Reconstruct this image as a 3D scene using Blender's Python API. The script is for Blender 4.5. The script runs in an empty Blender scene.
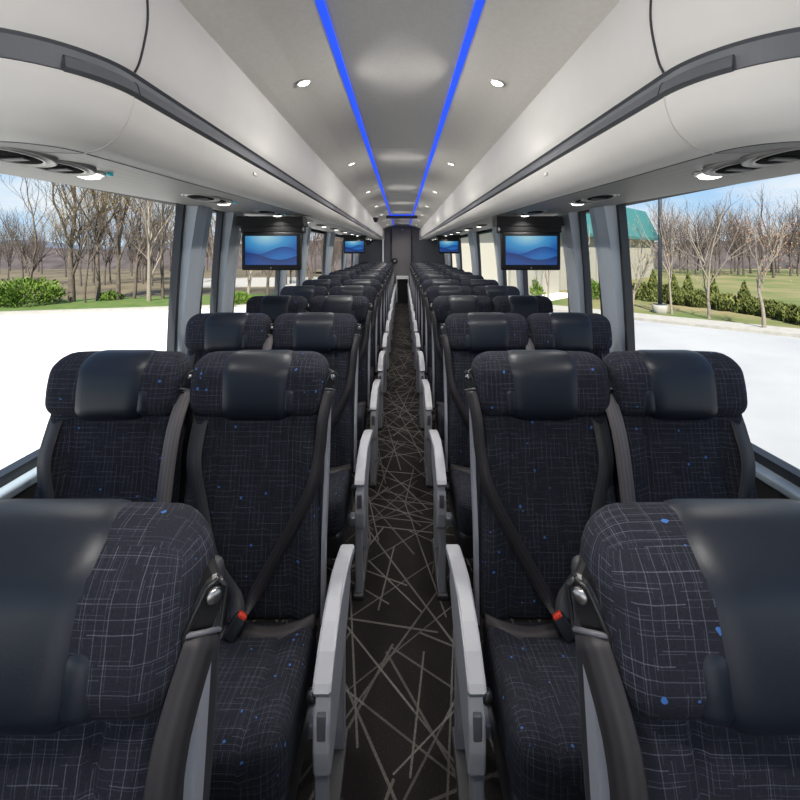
import bpy, bmesh, math, random
from mathutils import Vector, Matrix, noise as mnoise

sc = bpy.context.scene
COL = sc.collection
PI = math.pi

# ------------------------------------------------------------------ camera, world, sun, exposure
CAM = Vector((0.006, 0.0, 1.5))
F = 420.0                                     # focal length in pixels of the 800 px frame
cd = bpy.data.cameras.new('camera')
cam = bpy.data.objects.new('camera', cd)
COL.objects.link(cam)
cam.location = CAM
cam.rotation_euler = (PI / 2, 0, 0)
cd.sensor_width = 36.0
cd.lens = 36.0 * F / 800.0
cd.shift_x = -2.0 / 800
cd.shift_y = -150.0 / 800
cd.clip_start = 0.02
cd.clip_end = 600
sc.camera = cam

w = bpy.data.worlds.new('sky')
sc.world = w
w.use_nodes = True
nt = w.node_tree
bg = nt.nodes['Background']
tc = nt.nodes.new('ShaderNodeTexCoord')
sep = nt.nodes.new('ShaderNodeSeparateXYZ')
nt.links.new(tc.outputs['Generated'], sep.inputs[0])
rp = nt.nodes.new('ShaderNodeValToRGB')
rp.color_ramp.elements[0].position = 0.0
rp.color_ramp.elements[0].color = (0.66, 0.82, 0.97, 1)
rp.color_ramp.elements[1].position = 0.45
rp.color_ramp.elements[1].color = (0.16, 0.36, 0.80, 1)
e = rp.color_ramp.elements.new(0.12)
e.color = (0.42, 0.66, 0.95, 1)
nt.links.new(sep.outputs[2], rp.inputs[0])
mp = nt.nodes.new('ShaderNodeMapping')
mp.inputs['Scale'].default_value = (1.5, 1.5, 4.5)
nt.links.new(tc.outputs['Generated'], mp.inputs[0])
cn = nt.nodes.new('ShaderNodeTexNoise')
cn.inputs['Scale'].default_value = 2.2
cn.inputs['Detail'].default_value = 6
nt.links.new(mp.outputs[0], cn.inputs['Vector'])
cr = nt.nodes.new('ShaderNodeValToRGB')
cr.color_ramp.elements[0].position = 0.46
cr.color_ramp.elements[1].position = 0.68
nt.links.new(cn.outputs['Fac'], cr.inputs[0])
mx = nt.nodes.new('ShaderNodeMix')
mx.data_type = 'RGBA'
mx.inputs['B'].default_value = (0.93, 0.95, 0.98, 1)
nt.links.new(rp.outputs[0], mx.inputs['A'])
nt.links.new(cr.outputs[0], mx.inputs['Factor'])
nt.links.new(mx.outputs['Result'], bg.inputs[0])
bg.inputs[1].default_value = 1.05

sd = bpy.data.lights.new('sun', 'SUN')
sd.energy = 13.0
sd.angle = 0.02
sd.color = (1.0, 0.95, 0.86)
sun = bpy.data.objects.new('sun', sd)
COL.objects.link(sun)
sun.rotation_euler = (math.radians(42), 0, math.radians(-6))   # high sun from ahead of the coach

sc.view_settings.view_transform = 'Standard'
sc.view_settings.look = 'None'
sc.view_settings.gamma = 1
sc.view_settings.use_curve_mapping = False
sc.view_settings.exposure = 0.0
sc.cycles.max_bounces = 8
sc.cycles.diffuse_bounces = 5
sc.cycles.transparent_max_bounces = 16
sc.cycles.use_denoising = True
sc.cycles.sample_clamp_indirect = 4.0

DOWNLIGHT_W = 7.5
READING_W = 1.0

# ------------------------------------------------------------------ node helpers
def mat(name, color=(0.5, 0.5, 0.5), rough=0.5, metal=0.0, spec=0.5, emit=None, es=0.0):
    m = bpy.data.materials.new(name)
    m.use_nodes = True
    b = m.node_tree.nodes['Principled BSDF']
    b.inputs['Base Color'].default_value = (*color, 1)
    b.inputs['Roughness'].default_value = rough
    b.inputs['Metallic'].default_value = metal
    b.inputs['Specular IOR Level'].default_value = spec
    if emit:
        b.inputs['Emission Color'].default_value = (*emit, 1)
        b.inputs['Emission Strength'].default_value = es
    return m

class N:
    """tiny wrapper round a node tree"""
    def __init__(s, m):
        s.t = m.node_tree
        s.b = s.t.nodes['Principled BSDF']
    def n(s, kind, **k):
        x = s.t.nodes.new('ShaderNode' + kind)
        for a, v in k.items():
            setattr(x, a, v)
        return x
    def put(s, sock, v):
        if hasattr(v, 'is_output'):
            s.t.links.new(v, sock)
        else:
            sock.default_value = v
    def math(s, op, a, b=0.0, c=0.0):
        x = s.n('Math', operation=op)
        s.put(x.inputs[0], a); s.put(x.inputs[1], b); s.put(x.inputs[2], c)
        return x.outputs[0]
    def xyz(s, a, b, c=0.0):
        x = s.n('CombineXYZ')
        s.put(x.inputs[0], a); s.put(x.inputs[1], b); s.put(x.inputs[2], c)
        return x.outputs[0]
    def white(s, v):
        x = s.n('TexWhiteNoise', noise_dimensions='3D')
        s.put(x.inputs['Vector'], v)
        return x.outputs['Value']
    def noise(s, v, scale, detail=3, rough=0.5):
        x = s.n('TexNoise')
        if v is not None:
            s.put(x.inputs['Vector'], v)
        x.inputs['Scale'].default_value = scale
        x.inputs['Detail'].default_value = detail
        x.inputs['Roughness'].default_value = rough
        return x.outputs['Fac']
    def ramp(s, f, *stops):
        x = s.n('ValToRGB')
        s.put(x.inputs[0], f)
        cr = x.color_ramp
        while len(cr.elements) < len(stops):
            cr.elements.new(0.5)
        for el, (p, c) in zip(cr.elements, stops):
            el.position = p
            el.color = (*c, 1)
        return x.outputs[0]
    def mix(s, f, a, b):
        x = s.n('Mix', data_type='RGBA')
        s.put(x.inputs['Factor'], f)
        s.put(x.inputs['A'], a if hasattr(a, 'is_output') else (*a, 1))
        s.put(x.inputs['B'], b if hasattr(b, 'is_output') else (*b, 1))
        return x.outputs['Result']
    def bump(s, h, strength=0.2, dist=0.002):
        x = s.n('Bump')
        x.inputs['Strength'].default_value = strength
        x.inputs['Distance'].default_value = dist
        s.put(x.inputs['Height'], h)
        s.t.links.new(x.outputs[0], s.b.inputs['Normal'])
    def color(s, c):
        s.put(s.b.inputs['Base Color'], c)
    def coord(s, which='Object'):
        x = s.n('TexCoord')
        return x.outputs[which]
    def sep(s, v):
        x = s.n('SeparateXYZ')
        s.put(x.inputs[0], v)
        return x.outputs

def speckled(name, c1, c2, scale, rough=0.8, detail=4, bump=0.0, spec=0.3):
    m = mat(name, c1, rough, spec=spec)
    k = N(m)
    f = k.noise(k.coord(), scale, detail, 0.6)
    k.color(k.ramp(f, (0.35, c1), (0.65, c2)))
    if bump:
        k.bump(f, bump, 0.01)
    return m

M = {}
def seat_fabric():
    m = mat('seat_tweed', (0.012, 0.013, 0.018), 0.9, spec=0.2)
    k = N(m)
    oi = k.n('ObjectInfo')
    va = k.n('VectorMath', operation='ADD')
    k.put(va.inputs[0], k.coord('UV'))
    k.put(va.inputs[1], k.xyz(k.math('MULTIPLY', oi.outputs['Random'], 7.3), k.math('MULTIPLY', oi.outputs['Random'], 11.9)))
    uv = va.outputs[0]
    wob = k.noise(uv, 18, 2)
    s = k.sep(uv)
    u0, v0 = s[0], s[1]
    acc = None
    for (a, b, step, seg, wd, seed, keep, amp) in (
            (u0, v0, 0.0070, 0.030, 0.12, 1.3, 0.40, 0.75), (v0, u0, 0.0070, 0.030, 0.12, 7.7, 0.40, 0.75),
            (u0, v0, 0.0140, 0.060, 0.085, 3.1, 0.62, 1.2), (v0, u0, 0.0140, 0.060, 0.085, 5.9, 0.62, 1.2)):
        aw = k.math('MULTIPLY_ADD', wob, 0.004, a)
        t = k.math('ADD', k.math('DIVIDE', aw, step), seed)
        cell = k.math('FLOOR', t)
        fr = k.math('FRACT', t)
        line = k.math('LESS_THAN', k.math('ABSOLUTE', k.math('SUBTRACT', fr, 0.5)), wd * 0.5)
        off = k.white(k.xyz(cell, seed))
        sg = k.math('FLOOR', k.math('ADD', k.math('DIVIDE', b, seg), k.math('MULTIPLY', off, 9.0)))
        r = k.white(k.xyz(cell, sg, seed))
        on = k.math('MULTIPLY', k.math('MULTIPLY', line, k.math('LESS_THAN', r, keep)), amp)
        on = k.math('MULTIPLY', on, k.math('ADD', 0.35, r))
        acc = on if acc is None else k.math('ADD', acc, on)
    fib = k.noise(uv, 420, 2)
    acc = k.math('MULTIPLY', acc, fib)
    base = k.mix(k.noise(uv, 300, 3), (0.0065, 0.0075, 0.012), (0.021, 0.022, 0.031))
    c = k.mix(k.math('MINIMUM', k.math('MULTIPLY', acc, 1.15), 1.0), base, (0.096, 0.101, 0.130))
    vo = k.n('TexVoronoi')
    vo.inputs['Scale'].default_value = 58
    k.put(vo.inputs['Vector'], uv)
    pick = k.math('LESS_THAN', k.white(vo.outputs['Position']), 0.055)
    near = k.math('LESS_THAN', vo.outputs['Distance'], k.math('MULTIPLY_ADD', k.noise(uv, 90, 1), 0.55, -0.06))
    c = k.mix(k.math('MULTIPLY', pick, near), c, (0.045, 0.13, 0.36))
    k.color(c)
    k.bump(fib, 0.25, 0.001)
    return m
M['fabric'] = seat_fabric()
def leather():
    m = mat('black_leather', (0.009, 0.0125, 0.020), 0.40, spec=0.35)
    k = N(m)
    vo = k.n('TexVoronoi')
    vo.inputs['Scale'].default_value = 420
    k.put(vo.inputs['Vector'], k.coord())
    k.bump(vo.outputs['Distance'], 0.12, 0.0006)
    return m
M['leather'] = leather()
M['tvblack'] = mat('soft_black', (0.008, 0.008, 0.009), 0.6, spec=0.25)
M['vent_shade_black'] = mat('vent_shade_black', (0.006, 0.006, 0.006), 0.95, spec=0.05)
M['plastic'] = mat('black_plastic', (0.012, 0.012, 0.013), 0.35)
M['shell'] = mat('charcoal_plastic', (0.03, 0.03, 0.034), 0.5)
M['grey_plastic'] = mat('light_grey_plastic', (0.34, 0.345, 0.37), 0.42)
M['inset'] = mat('mid_grey_inset', (0.10, 0.10, 0.115), 0.5)
M['frame'] = mat('silver_frame', (0.36, 0.37, 0.41), 0.38, metal=0.4)
M['steel'] = mat('polished_steel', (0.42, 0.41, 0.40), 0.32, metal=1.0)
M['red'] = mat('red_button', (0.75, 0.05, 0.02), 0.4)
def webbing(name, c1, c2):
    m = mat(name, c1, 0.55, spec=0.4)
    k = N(m)
    s = k.sep(k.coord('UV'))
    f = k.math('ADD', k.math('MULTIPLY', k.math('SINE', k.math('MULTIPLY', s[0], 560.0)), 0.35), 0.5)
    k.color(k.mix(f, c1, c2))
    return m
M['belt'] = webbing('grey_webbing', (0.022, 0.022, 0.026), (0.036, 0.035, 0.040))
M['belt_light'] = webbing('faded_webbing', (0.095, 0.085, 0.088), (0.14, 0.125, 0.125))
M['belt_dark'] = webbing('black_webbing', (0.016, 0.014, 0.016), (0.027, 0.024, 0.026))
M['panel'] = speckled('pale_rack_panel', (0.60, 0.588, 0.568), (0.635, 0.622, 0.602), 3, rough=0.6, spec=0.25)
M['ceil'] = speckled('cream_headliner', (0.76, 0.73, 0.68), (0.80, 0.77, 0.72), 60, rough=0.75)
M['ceil_mid'] = speckled('grey_headliner', (0.62, 0.61, 0.60), (0.66, 0.65, 0.64), 80, rough=0.8)
M['strip_grey'] = mat('slate_strip', (0.125, 0.132, 0.148), 0.6)
M['lip'] = mat('slate_lip', (0.085, 0.09, 0.102), 0.6)
def underside_mat():
    m = mat('ribbed_rack_underside', (0.15, 0.143, 0.136), 0.5)
    k = N(m)
    s = k.sep(k.coord('UV'))
    f = k.math('LESS_THAN', k.math('FRACT', k.math('DIVIDE', s[0], 0.05)), 0.07)
    k.color(k.mix(f, (0.15, 0.143, 0.136), (0.07, 0.067, 0.064)))
    return m
M['under'] = underside_mat()
M['seam'] = mat('dark_seam', (0.03, 0.03, 0.033), 0.7)
M['led'] = mat('blue_led', (0.01, 0.02, 0.2), 0.5, emit=(0.018, 0.085, 1.0), es=1.15)
M['lamp'] = mat('lit_lens', (1, 1, 1), 0.4, emit=(1.0, 0.96, 0.88), es=5.0)
M['bezel'] = mat('lamp_bezel', (0.55, 0.53, 0.50), 0.35, metal=0.3)
M['ventring'] = mat('vent_ring', (0.27, 0.262, 0.255), 0.4, metal=0.3)
M['teal_dot'] = mat('teal_button', (0.02, 0.30, 0.36), 0.4, emit=(0.01, 0.25, 0.3), es=0.3)
M['pillar'] = mat('grey_pillar_cover', (0.36, 0.40, 0.45), 0.55)
M['seal'] = mat('black_seal', (0.010, 0.012, 0.016), 0.45)
M['lowwall'] = mat('black_side_panel', (0.008, 0.008, 0.009), 0.8)
M['sill'] = mat('pale_sill', (0.24, 0.29, 0.34), 0.4)
M['back'] = speckled('charcoal_bulkhead', (0.105, 0.107, 0.125), (0.12, 0.122, 0.14), 30, rough=0.7)
M['backdoor'] = speckled('grey_door_skin', (0.15, 0.145, 0.15), (0.17, 0.163, 0.168), 30, rough=0.6)
M['white'] = mat('white_plastic', (0.85, 0.86, 0.88), 0.4)

def carpet():
    m = mat('carpet', (0.01, 0.009, 0.009), 0.95, spec=0.1)
    k = N(m)
    co = k.coord()
    s = k.sep(co)
    acc = None
    rnd = random.Random(4)
    angs = [14, -22, 38, -47, 63, -71, 6, -9, 52, 27, -34, 83]
    for i, a in enumerate(angs):
        a = math.radians(a + rnd.uniform(-4, 4))
        ca, sa = math.cos(a), math.sin(a)
        q = k.math('ADD', k.math('MULTIPLY', s[0], ca), k.math('MULTIPLY', s[1], sa))      # across the line
        t = k.math('SUBTRACT', k.math('MULTIPLY', s[1], ca), k.math('MULTIPLY', s[0], sa)) # along it
        step = rnd.uniform(0.13, 0.22)
        qq = k.math('ADD', k.math('DIVIDE', q, step), i * 3.7 + 100)
        cell = k.math('FLOOR', qq)
        fr = k.math('FRACT', qq)
        pos = k.math('MULTIPLY_ADD', k.white(k.xyz(cell, i * 1.0, 2.0)), 0.7, 0.15)
        wd = rnd.uniform(0.0022, 0.0046) / step
        line = k.math('LESS_THAN', k.math('ABSOLUTE', k.math('SUBTRACT', fr, pos)), wd)
        seg = rnd.uniform(0.35, 0.7)
        tt = k.math('ADD', k.math('DIVIDE', t, seg), k.math('MULTIPLY', k.white(k.xyz(cell, i * 1.0, 5.0)), 7.0))
        sc_ = k.math('FLOOR', tt)
        r = k.white(k.xyz(cell, sc_, i * 1.0))
        on = k.math('MULTIPLY', line, k.math('LESS_THAN', r, 0.44))
        on = k.math('MULTIPLY', on, k.math('MULTIPLY_ADD', r, 1.0, 0.35))
        acc = on if acc is None else k.math('MAXIMUM', acc, on)
    wear = k.noise(co, 160, 3, 0.7)
    acc = k.math('MULTIPLY', acc, k.math('MULTIPLY_ADD', wear, 1.5, -0.1))
    base = k.mix(k.noise(co, 5, 4), (0.0075, 0.0072, 0.0078), (0.019, 0.0165, 0.0145))
    fleck = k.math('GREATER_THAN', k.noise(co, 260, 1), 0.70)
    base = k.mix(k.math('MULTIPLY', fleck, 0.5), base, (0.09, 0.085, 0.08))
    k.color(k.mix(acc, base, (0.22, 0.205, 0.19)))
    k.bump(wear, 0.3, 0.003)
    return m
M['carpet'] = carpet()

def glass():
    m = bpy.data.materials.new('tinted_glass')
    m.use_nodes = True
    t = m.node_tree
    t.nodes.clear()
    o = t.nodes.new('ShaderNodeOutputMaterial')
    a = t.nodes.new('ShaderNodeBsdfTransparent')
    a.inputs[0].default_value = (0.93, 0.96, 0.96, 1)
    g = t.nodes.new('ShaderNodeBsdfGlossy')
    g.inputs['Roughness'].default_value = 0.02
    x = t.nodes.new('ShaderNodeMixShader')
    x.inputs[0].default_value = 0.006
    t.links.new(a.outputs[0], x.inputs[1])
    t.links.new(g.outputs[0], x.inputs[2])
    t.links.new(x.outputs[0], o.inputs[0])
    return m
M['glass'] = glass()

def screen_mat():
    m = mat('lit_screen', (0.0, 0.0, 0.0), 0.25)
    k = N(m)
    s = k.sep(k.coord('UV'))                  # 0..1 over the picture
    u, v = s[0], s[1]
    w1 = k.math('MULTIPLY_ADD', k.math('SINE', k.math('MULTIPLY_ADD', u, 6.0, 3.3)), 0.13, 0.50)
    w2 = k.math('MULTIPLY_ADD', k.math('SINE', k.math('MULTIPLY_ADD', u, 5.0, 1.4)), 0.12, 0.30)
    du = k.math('SUBTRACT', u, 0.42)
    dv = k.math('SUBTRACT', v, 1.0)
    rad = k.math('SQRT', k.math('ADD', k.math('MULTIPLY', du, du), k.math('MULTIPLY', dv, dv)))
    skyc = k.ramp(rad, (0.05, (0.40, 0.72, 0.85)), (0.38, (0.05, 0.33, 0.66)), (0.65, (0.01, 0.12, 0.45)))
    d1 = k.math('SUBTRACT', w1, v)
    c1 = k.ramp(d1, (0.0, (0.004, 0.06, 0.30)), (0.30, (0.012, 0.16, 0.52)))
    d2 = k.math('SUBTRACT', w2, v)
    c2 = k.ramp(d2, (0.0, (0.002, 0.03, 0.18)), (0.25, (0.008, 0.065, 0.30)))
    c = k.mix(k.math('GREATER_THAN', d1, 0.0), skyc, c1)
    c = k.mix(k.math('GREATER_THAN', d2, 0.0), c, c2)
    k.t.links.new(c, k.b.inputs['Emission Color'])
    k.b.inputs['Emission Strength'].default_value = 0.75
    return m
M['screen'] = screen_mat()

# outdoors
M['concrete'] = speckled('pale_concrete', (0.62, 0.605, 0.58), (0.68, 0.665, 0.64), 0.35, rough=0.9)
M['kerb'] = speckled('kerb_concrete', (0.2470, 0.2314, 0.2080), (0.3055, 0.2886, 0.2600), 4, rough=0.9)
M['grass'] = speckled('spring_grass', (0.070, 0.098, 0.022), (0.185, 0.150, 0.075), 0.22, rough=0.95, detail=8)
M['grass2'] = speckled('short_turf', (0.0464, 0.0899, 0.0145), (0.0899, 0.1189, 0.0290), 1.5, rough=0.95, detail=8)
M['field'] = speckled('dry_field', (0.125, 0.098, 0.058), (0.070, 0.056, 0.036), 0.3, rough=0.95, detail=8)
M['hill'] = speckled('wooded_hill', (0.0377, 0.0305, 0.0305), (0.0754, 0.0609, 0.0580), 0.45, rough=1.0, detail=10)
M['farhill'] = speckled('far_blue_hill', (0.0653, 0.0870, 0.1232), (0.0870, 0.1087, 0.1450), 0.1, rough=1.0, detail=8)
M['bark'] = speckled('grey_brown_bark', (0.060, 0.047, 0.037), (0.125, 0.10, 0.078), 9, rough=0.95)
M['bark_pale'] = speckled('pale_bark', (0.1740, 0.1450, 0.1131), (0.2392, 0.2030, 0.1668), 9, rough=0.9)
M['bark_far'] = speckled('dull_bark', (0.0653, 0.0508, 0.0449), (0.1087, 0.0870, 0.0754), 4, rough=0.95)
M['bud_gold'] = mat('gold_buds', (0.34, 0.24, 0.07), 0.9)
M['bud_orange'] = mat('orange_buds', (0.36, 0.17, 0.075), 0.9)
M['leaf'] = speckled('bright_leaves', (0.0435, 0.1015, 0.0087), (0.1160, 0.1668, 0.0217), 3, rough=0.8)
M['leaf2'] = speckled('yellow_green_needles', (0.040, 0.058, 0.012), (0.135, 0.145, 0.036), 3, rough=0.85)
M['teal'] = mat('teal_metal_roof', (0.0261, 0.1232, 0.1189), 0.6)
M['beige'] = mat('beige_wall', (0.2900, 0.2712, 0.2248), 0.8)
M['beige2'] = mat('beige_seam', (0.2030, 0.1914, 0.1595), 0.8)
M['pole'] = mat('dark_pole', (0.03, 0.035, 0.045), 0.5)

# ------------------------------------------------------------------ mesh helpers
def obj(name, data, material, parent=None, smooth=True, mesh_uv=None):
    """data = (verts, faces) -> one linked mesh object"""
    verts, faces = data[0], data[1]
    me = bpy.data.meshes.new(name)
    me.from_pydata([tuple(v) for v in verts], [], faces)
    if len(data) > 2 and data[2]:
        uvl = me.uv_layers.new(name='uv')
        i = 0
        for f in data[2]:
            for p in f:
                uvl.data[i].uv = p
                i += 1
    if smooth:
        me.polygons.foreach_set('use_smooth', [True] * len(me.polygons))
    me.materials.append(material)
    me.update()
    o = bpy.data.objects.new(name, me)
    COL.objects.link(o)
    if parent:
        o.parent = parent
    return o

def tag(o, label=None, cat=None, group=None, kind=None):
    if label: o['label'] = label
    if cat: o['category'] = cat
    if group: o['group'] = group
    if kind: o['kind'] = kind
    return o

def empty(name, loc=(0, 0, 0), rz=0.0, label=None, cat=None, group=None):
    o = bpy.data.objects.new(name, None)
    o.empty_display_size = 0.1
    COL.objects.link(o)
    o.location = loc
    o.rotation_euler = (0, 0, rz)
    return tag(o, label, cat, group)

def copy_tree(o, parent=None):
    c = o.copy()
    COL.objects.link(c)
    c.parent = parent
    for ch in list(o.children):
        copy_tree(ch, c)
    return c

def join(*parts):
    V, Fc, U = [], [], []
    uv = all(len(p) > 2 and p[2] for p in parts)
    for p in parts:
        k = len(V)
        V += list(p[0])
        Fc += [tuple(i + k for i in f) for f in p[1]]
        if uv:
            U += p[2]
    return (V, Fc, U) if uv else (V, Fc)

def flipx(data):
    V = [(-v[0], v[1], v[2]) for v in data[0]]
    Fc = [tuple(reversed(f)) for f in data[1]]
    U = [list(reversed(f)) for f in data[2]] if len(data) > 2 and data[2] else None
    return (V, Fc, U)

def rbox(c, size, r=0.01, n=None, deform=None):
    """rounded box with a grid on every face and box-projected uv in metres"""
    hx, hy, hz = size[0] / 2, size[1] / 2, size[2] / 2
    r = min(r, hx, hy, hz)
    V, Fc, U = [], [], []
    def axis(h, r, k):
        # denser samples inside the rounded edge
        e = [-h + r * t for t in (0, .3, .65, 1.0)]
        m = [-h + r + (2 * h - 2 * r) * i / k for i in range(1, k)]
        return e + m + [-x for x in reversed(e)] if h > r * 1.001 else [-h + 2 * h * t / 6 for t in range(7)]
    nx, ny, nz = n or (2, 2, 2)
    ax, ay, az = axis(hx, r, nx), axis(hy, r, ny), axis(hz, r, nz)
    for d in range(3):
        A, B = ((ay, az), (az, ax), (ax, ay))[d]
        H = (hx, hy, hz)[d]
        for s in (-1, 1):
            k = len(V)
            for a in A:
                for b in B:
                    p = [0, 0, 0]
                    p[d] = s * H; p[(d + 1) % 3] = a; p[(d + 2) % 3] = b
                    q = [max(-(h - r), min(h - r, x)) for x, h in zip(p, (hx, hy, hz))]
                    v = Vector(p) - Vector(q)
                    v = Vector(q) + (v.normalized() * r if v.length > 1e-9 else v)
                    V.append((v.x + c[0], v.y + c[1], v.z + c[2]))
            nb = len(B)
            for i in range(len(A) - 1):
                for j in range(nb - 1):
                    q4 = [k + i * nb + j, k + (i + 1) * nb + j, k + (i + 1) * nb + j + 1, k + i * nb + j + 1]
                    w4 = [(A[i], B[j]), (A[i + 1], B[j]), (A[i + 1], B[j + 1]), (A[i], B[j + 1])]
                    if d == 1:
                        w4 = [(y, x) for x, y in w4]
                    w4 = [(x + 3.1 * d, y + 1.7 * d) for x, y in w4]
                    if s < 0:
                        q4.reverse(); w4.reverse()
                    Fc.append(tuple(q4)); U.append(w4)
    # weld the seams of the six grids
    key, remap, W = {}, [], []
    for v in V:
        kk = (round(v[0], 5), round(v[1], 5), round(v[2], 5))
        if kk not in key:
            key[kk] = len(W); W.append(v)
        remap.append(key[kk])
    F2, U2 = [], []
    for f, u in zip(Fc, U):
        g = [remap[i] for i in f]
        gg, uu = [], []
        for a, b in zip(g, u):
            if a not in gg:
                gg.append(a); uu.append(b)
        if len(gg) > 2:
            F2.append(tuple(gg)); U2.append(uu)
    if deform:
        W = [deform(*v) for v in W]
    return W, F2, U2

def box(x0, x1, y0, y1, z0, z1):
    V = [(x, y, z) for x in (x0, x1) for y in (y0, y1) for z in (z0, z1)]
    Fc = [(0, 1, 3, 2), (4, 6, 7, 5), (0, 4, 5, 1), (2, 3, 7, 6), (0, 2, 6, 4), (1, 5, 7, 3)]
    return V, Fc

def prism(poly, axis, a, b, bev=0.0):
    """extrude a 2-D outline along an axis; (p,q) = the two other axes in order"""
    V = []
    def put(t, p, q):
        V.append({0: (t, p, q), 1: (p, t, q), 2: (p, q, t)}[axis])
    n = len(poly)
    if bev:
        cx = sum(p for p, _ in poly) / n; cy = sum(q for _, q in poly) / n
        def inset(p, q):
            d = Vector((cx - p, cy - q)); l = max(d.length, 1e-6)
            return p + d.x / l * bev, q + d.y / l * bev
        rings = [(a, True), (a + bev, False), (b - bev, False), (b, True)]
    else:
        inset = None
        rings = [(a, False), (b, False)]
    for t, ins in rings:
        for p, q in poly:
            if ins:
                put(t, *inset(p, q))
            else:
                put(t, p, q)
    Fc = [tuple(range(n - 1, -1, -1)), tuple(range((len(rings) - 1) * n, len(rings) * n))]
    for k in range(len(rings) - 1):
        for i in range(n):
            j = (i + 1) % n
            Fc.append((k * n + i, k * n + j, (k + 1) * n + j, (k + 1) * n + i))
    return V, Fc

def tube(pts, radii, n=8, cap=True):
    V, Fc = [], []
    pts = [Vector(p) for p in pts]
    if not isinstance(radii, (list, tuple)):
        radii = [radii] * len(pts)
    up = None
    for i, p in enumerate(pts):
        d = (pts[min(i + 1, len(pts) - 1)] - pts[max(i - 1, 0)]).normalized()
        if up is None:
            up = d.orthogonal().normalized()
        up = (up - d * up.dot(d)).normalized()
        s = d.cross(up)
        for j in range(n):
            a = 2 * PI * j / n
            V.append(p + (up * math.cos(a) + s * math.sin(a)) * radii[i])
    for i in range(len(pts) - 1):
        for j in range(n):
            k = (j + 1) % n
            Fc.append((i * n + j, i * n + k, (i + 1) * n + k, (i + 1) * n + j))
    if cap:
        Fc.append(tuple(range(n - 1, -1, -1)))
        Fc.append(tuple(range((len(pts) - 1) * n, len(pts) * n)))
    return V, Fc

def lathe(profile, n=20, axis='z', c=(0, 0, 0), sx=1.0, sy=1.0):
    """profile = [(radius, height)], spun round an axis"""
    V, Fc = [], []
    for r, h in profile:
        for j in range(n):
            a = 2 * PI * j / n
            p, q = r * math.cos(a) * sx, r * math.sin(a) * sy
            v = {'z': (p, q, h), 'y': (p, h, q), 'x': (h, p, q)}[axis]
            V.append((v[0] + c[0], v[1] + c[1], v[2] + c[2]))
    for i in range(len(profile) - 1):
        for j in range(n):
            k = (j + 1) % n
            Fc.append((i * n + j, i * n + k, (i + 1) * n + k, (i + 1) * n + j))
    Fc.append(tuple(range(n - 1, -1, -1)))
    Fc.append(tuple(range((len(profile) - 1) * n, len(profile) * n)))
    return V, Fc

def ribbon(path, wdirs, width, thick=0.003):
    """flat strap; wdirs = width direction(s)"""
    path = [Vector(p) for p in path]
    # smooth the path a little (Catmull-Rom)
    P = []
    for i in range(len(path) - 1):
        p0, p1, p2, p3 = path[max(i - 1, 0)], path[i], path[i + 1], path[min(i + 2, len(path) - 1)]
        for k in range(4):
            t = k / 4
            P.append(0.5 * ((2 * p1) + (p2 - p0) * t + (2 * p0 - 5 * p1 + 4 * p2 - p3) * t * t + (3 * p1 - p0 - 3 * p2 + p3) * t ** 3))
    P.append(path[-1])
    if not isinstance(wdirs, list):
        wdirs = [wdirs, wdirs]
    V, Fc, U = [], [], []
    L = 0
    Ls = []
    for i, p in enumerate(P):
        if i: L += (p - P[i - 1]).length
        Ls.append(L)
        d = (P[min(i + 1, len(P) - 1)] - P[max(i - 1, 0)]).normalized()
        t = i / (len(P) - 1) * (len(wdirs) - 1)
        a = min(int(t), len(wdirs) - 2)
        wd = Vector(wdirs[a]).lerp(Vector(wdirs[a + 1]), t - a)
        wd = (wd - d * wd.dot(d)).normalized()
        nn = wd.cross(d).normalized()
        for s, q in ((-1, -1), (1, -1), (1, 1), (-1, 1)):
            V.append(p + wd * (s * width / 2) + nn * (q * thick / 2))
    for i in range(len(P) - 1):
        for j in range(4):
            k = (j + 1) % 4
            Fc.append((i * 4 + j, i * 4 + k, (i + 1) * 4 + k, (i + 1) * 4 + j))
            a, b = (0, width) if j in (0, 2) else (0, thick)
            if j == 2: a, b = width, 0
            U.append([(a, Ls[i]), (b, Ls[i]), (b, Ls[i + 1]), (a, Ls[i + 1])])
    Fc.append((3, 2, 1, 0)); U.append([(0, 0)] * 4)
    k = (len(P) - 1) * 4
    Fc.append((k, k + 1, k + 2, k + 3)); U.append([(0, 0)] * 4)
    return V, Fc, U

def grid(rows):
    """rows of equal length -> surface with uv along the rows"""
    V, Fc, U = [], [], []
    n = len(rows[0])
    for r in rows:
        V += [Vector(p) for p in r]
    us = [0]
    for j in range(1, n):
        us.append(us[-1] + (Vector(rows[0][j]) - Vector(rows[0][j - 1])).length)
    vs = [0]
    for i in range(1, len(rows)):
        vs.append(vs[-1] + (Vector(rows[i][0]) - Vector(rows[i - 1][0])).length)
    for i in range(len(rows) - 1):
        for j in range(n - 1):
            Fc.append((i * n + j, i * n + j + 1, (i + 1) * n + j + 1, (i + 1) * n + j))
            U.append([(us[j], vs[i]), (us[j + 1], vs[i]), (us[j + 1], vs[i + 1]), (us[j], vs[i + 1])])
    return V, Fc, U

# ------------------------------------------------------------------ the coach shell
Y0, Y1 = -2.4, 12.05
def struct(name, data, m, parent=None, smooth=False, label=None):
    o = obj(name, data, m, parent, smooth)
    if parent is None:
        o['kind'] = 'structure'
        if label: o['label'] = label
    return o

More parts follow.
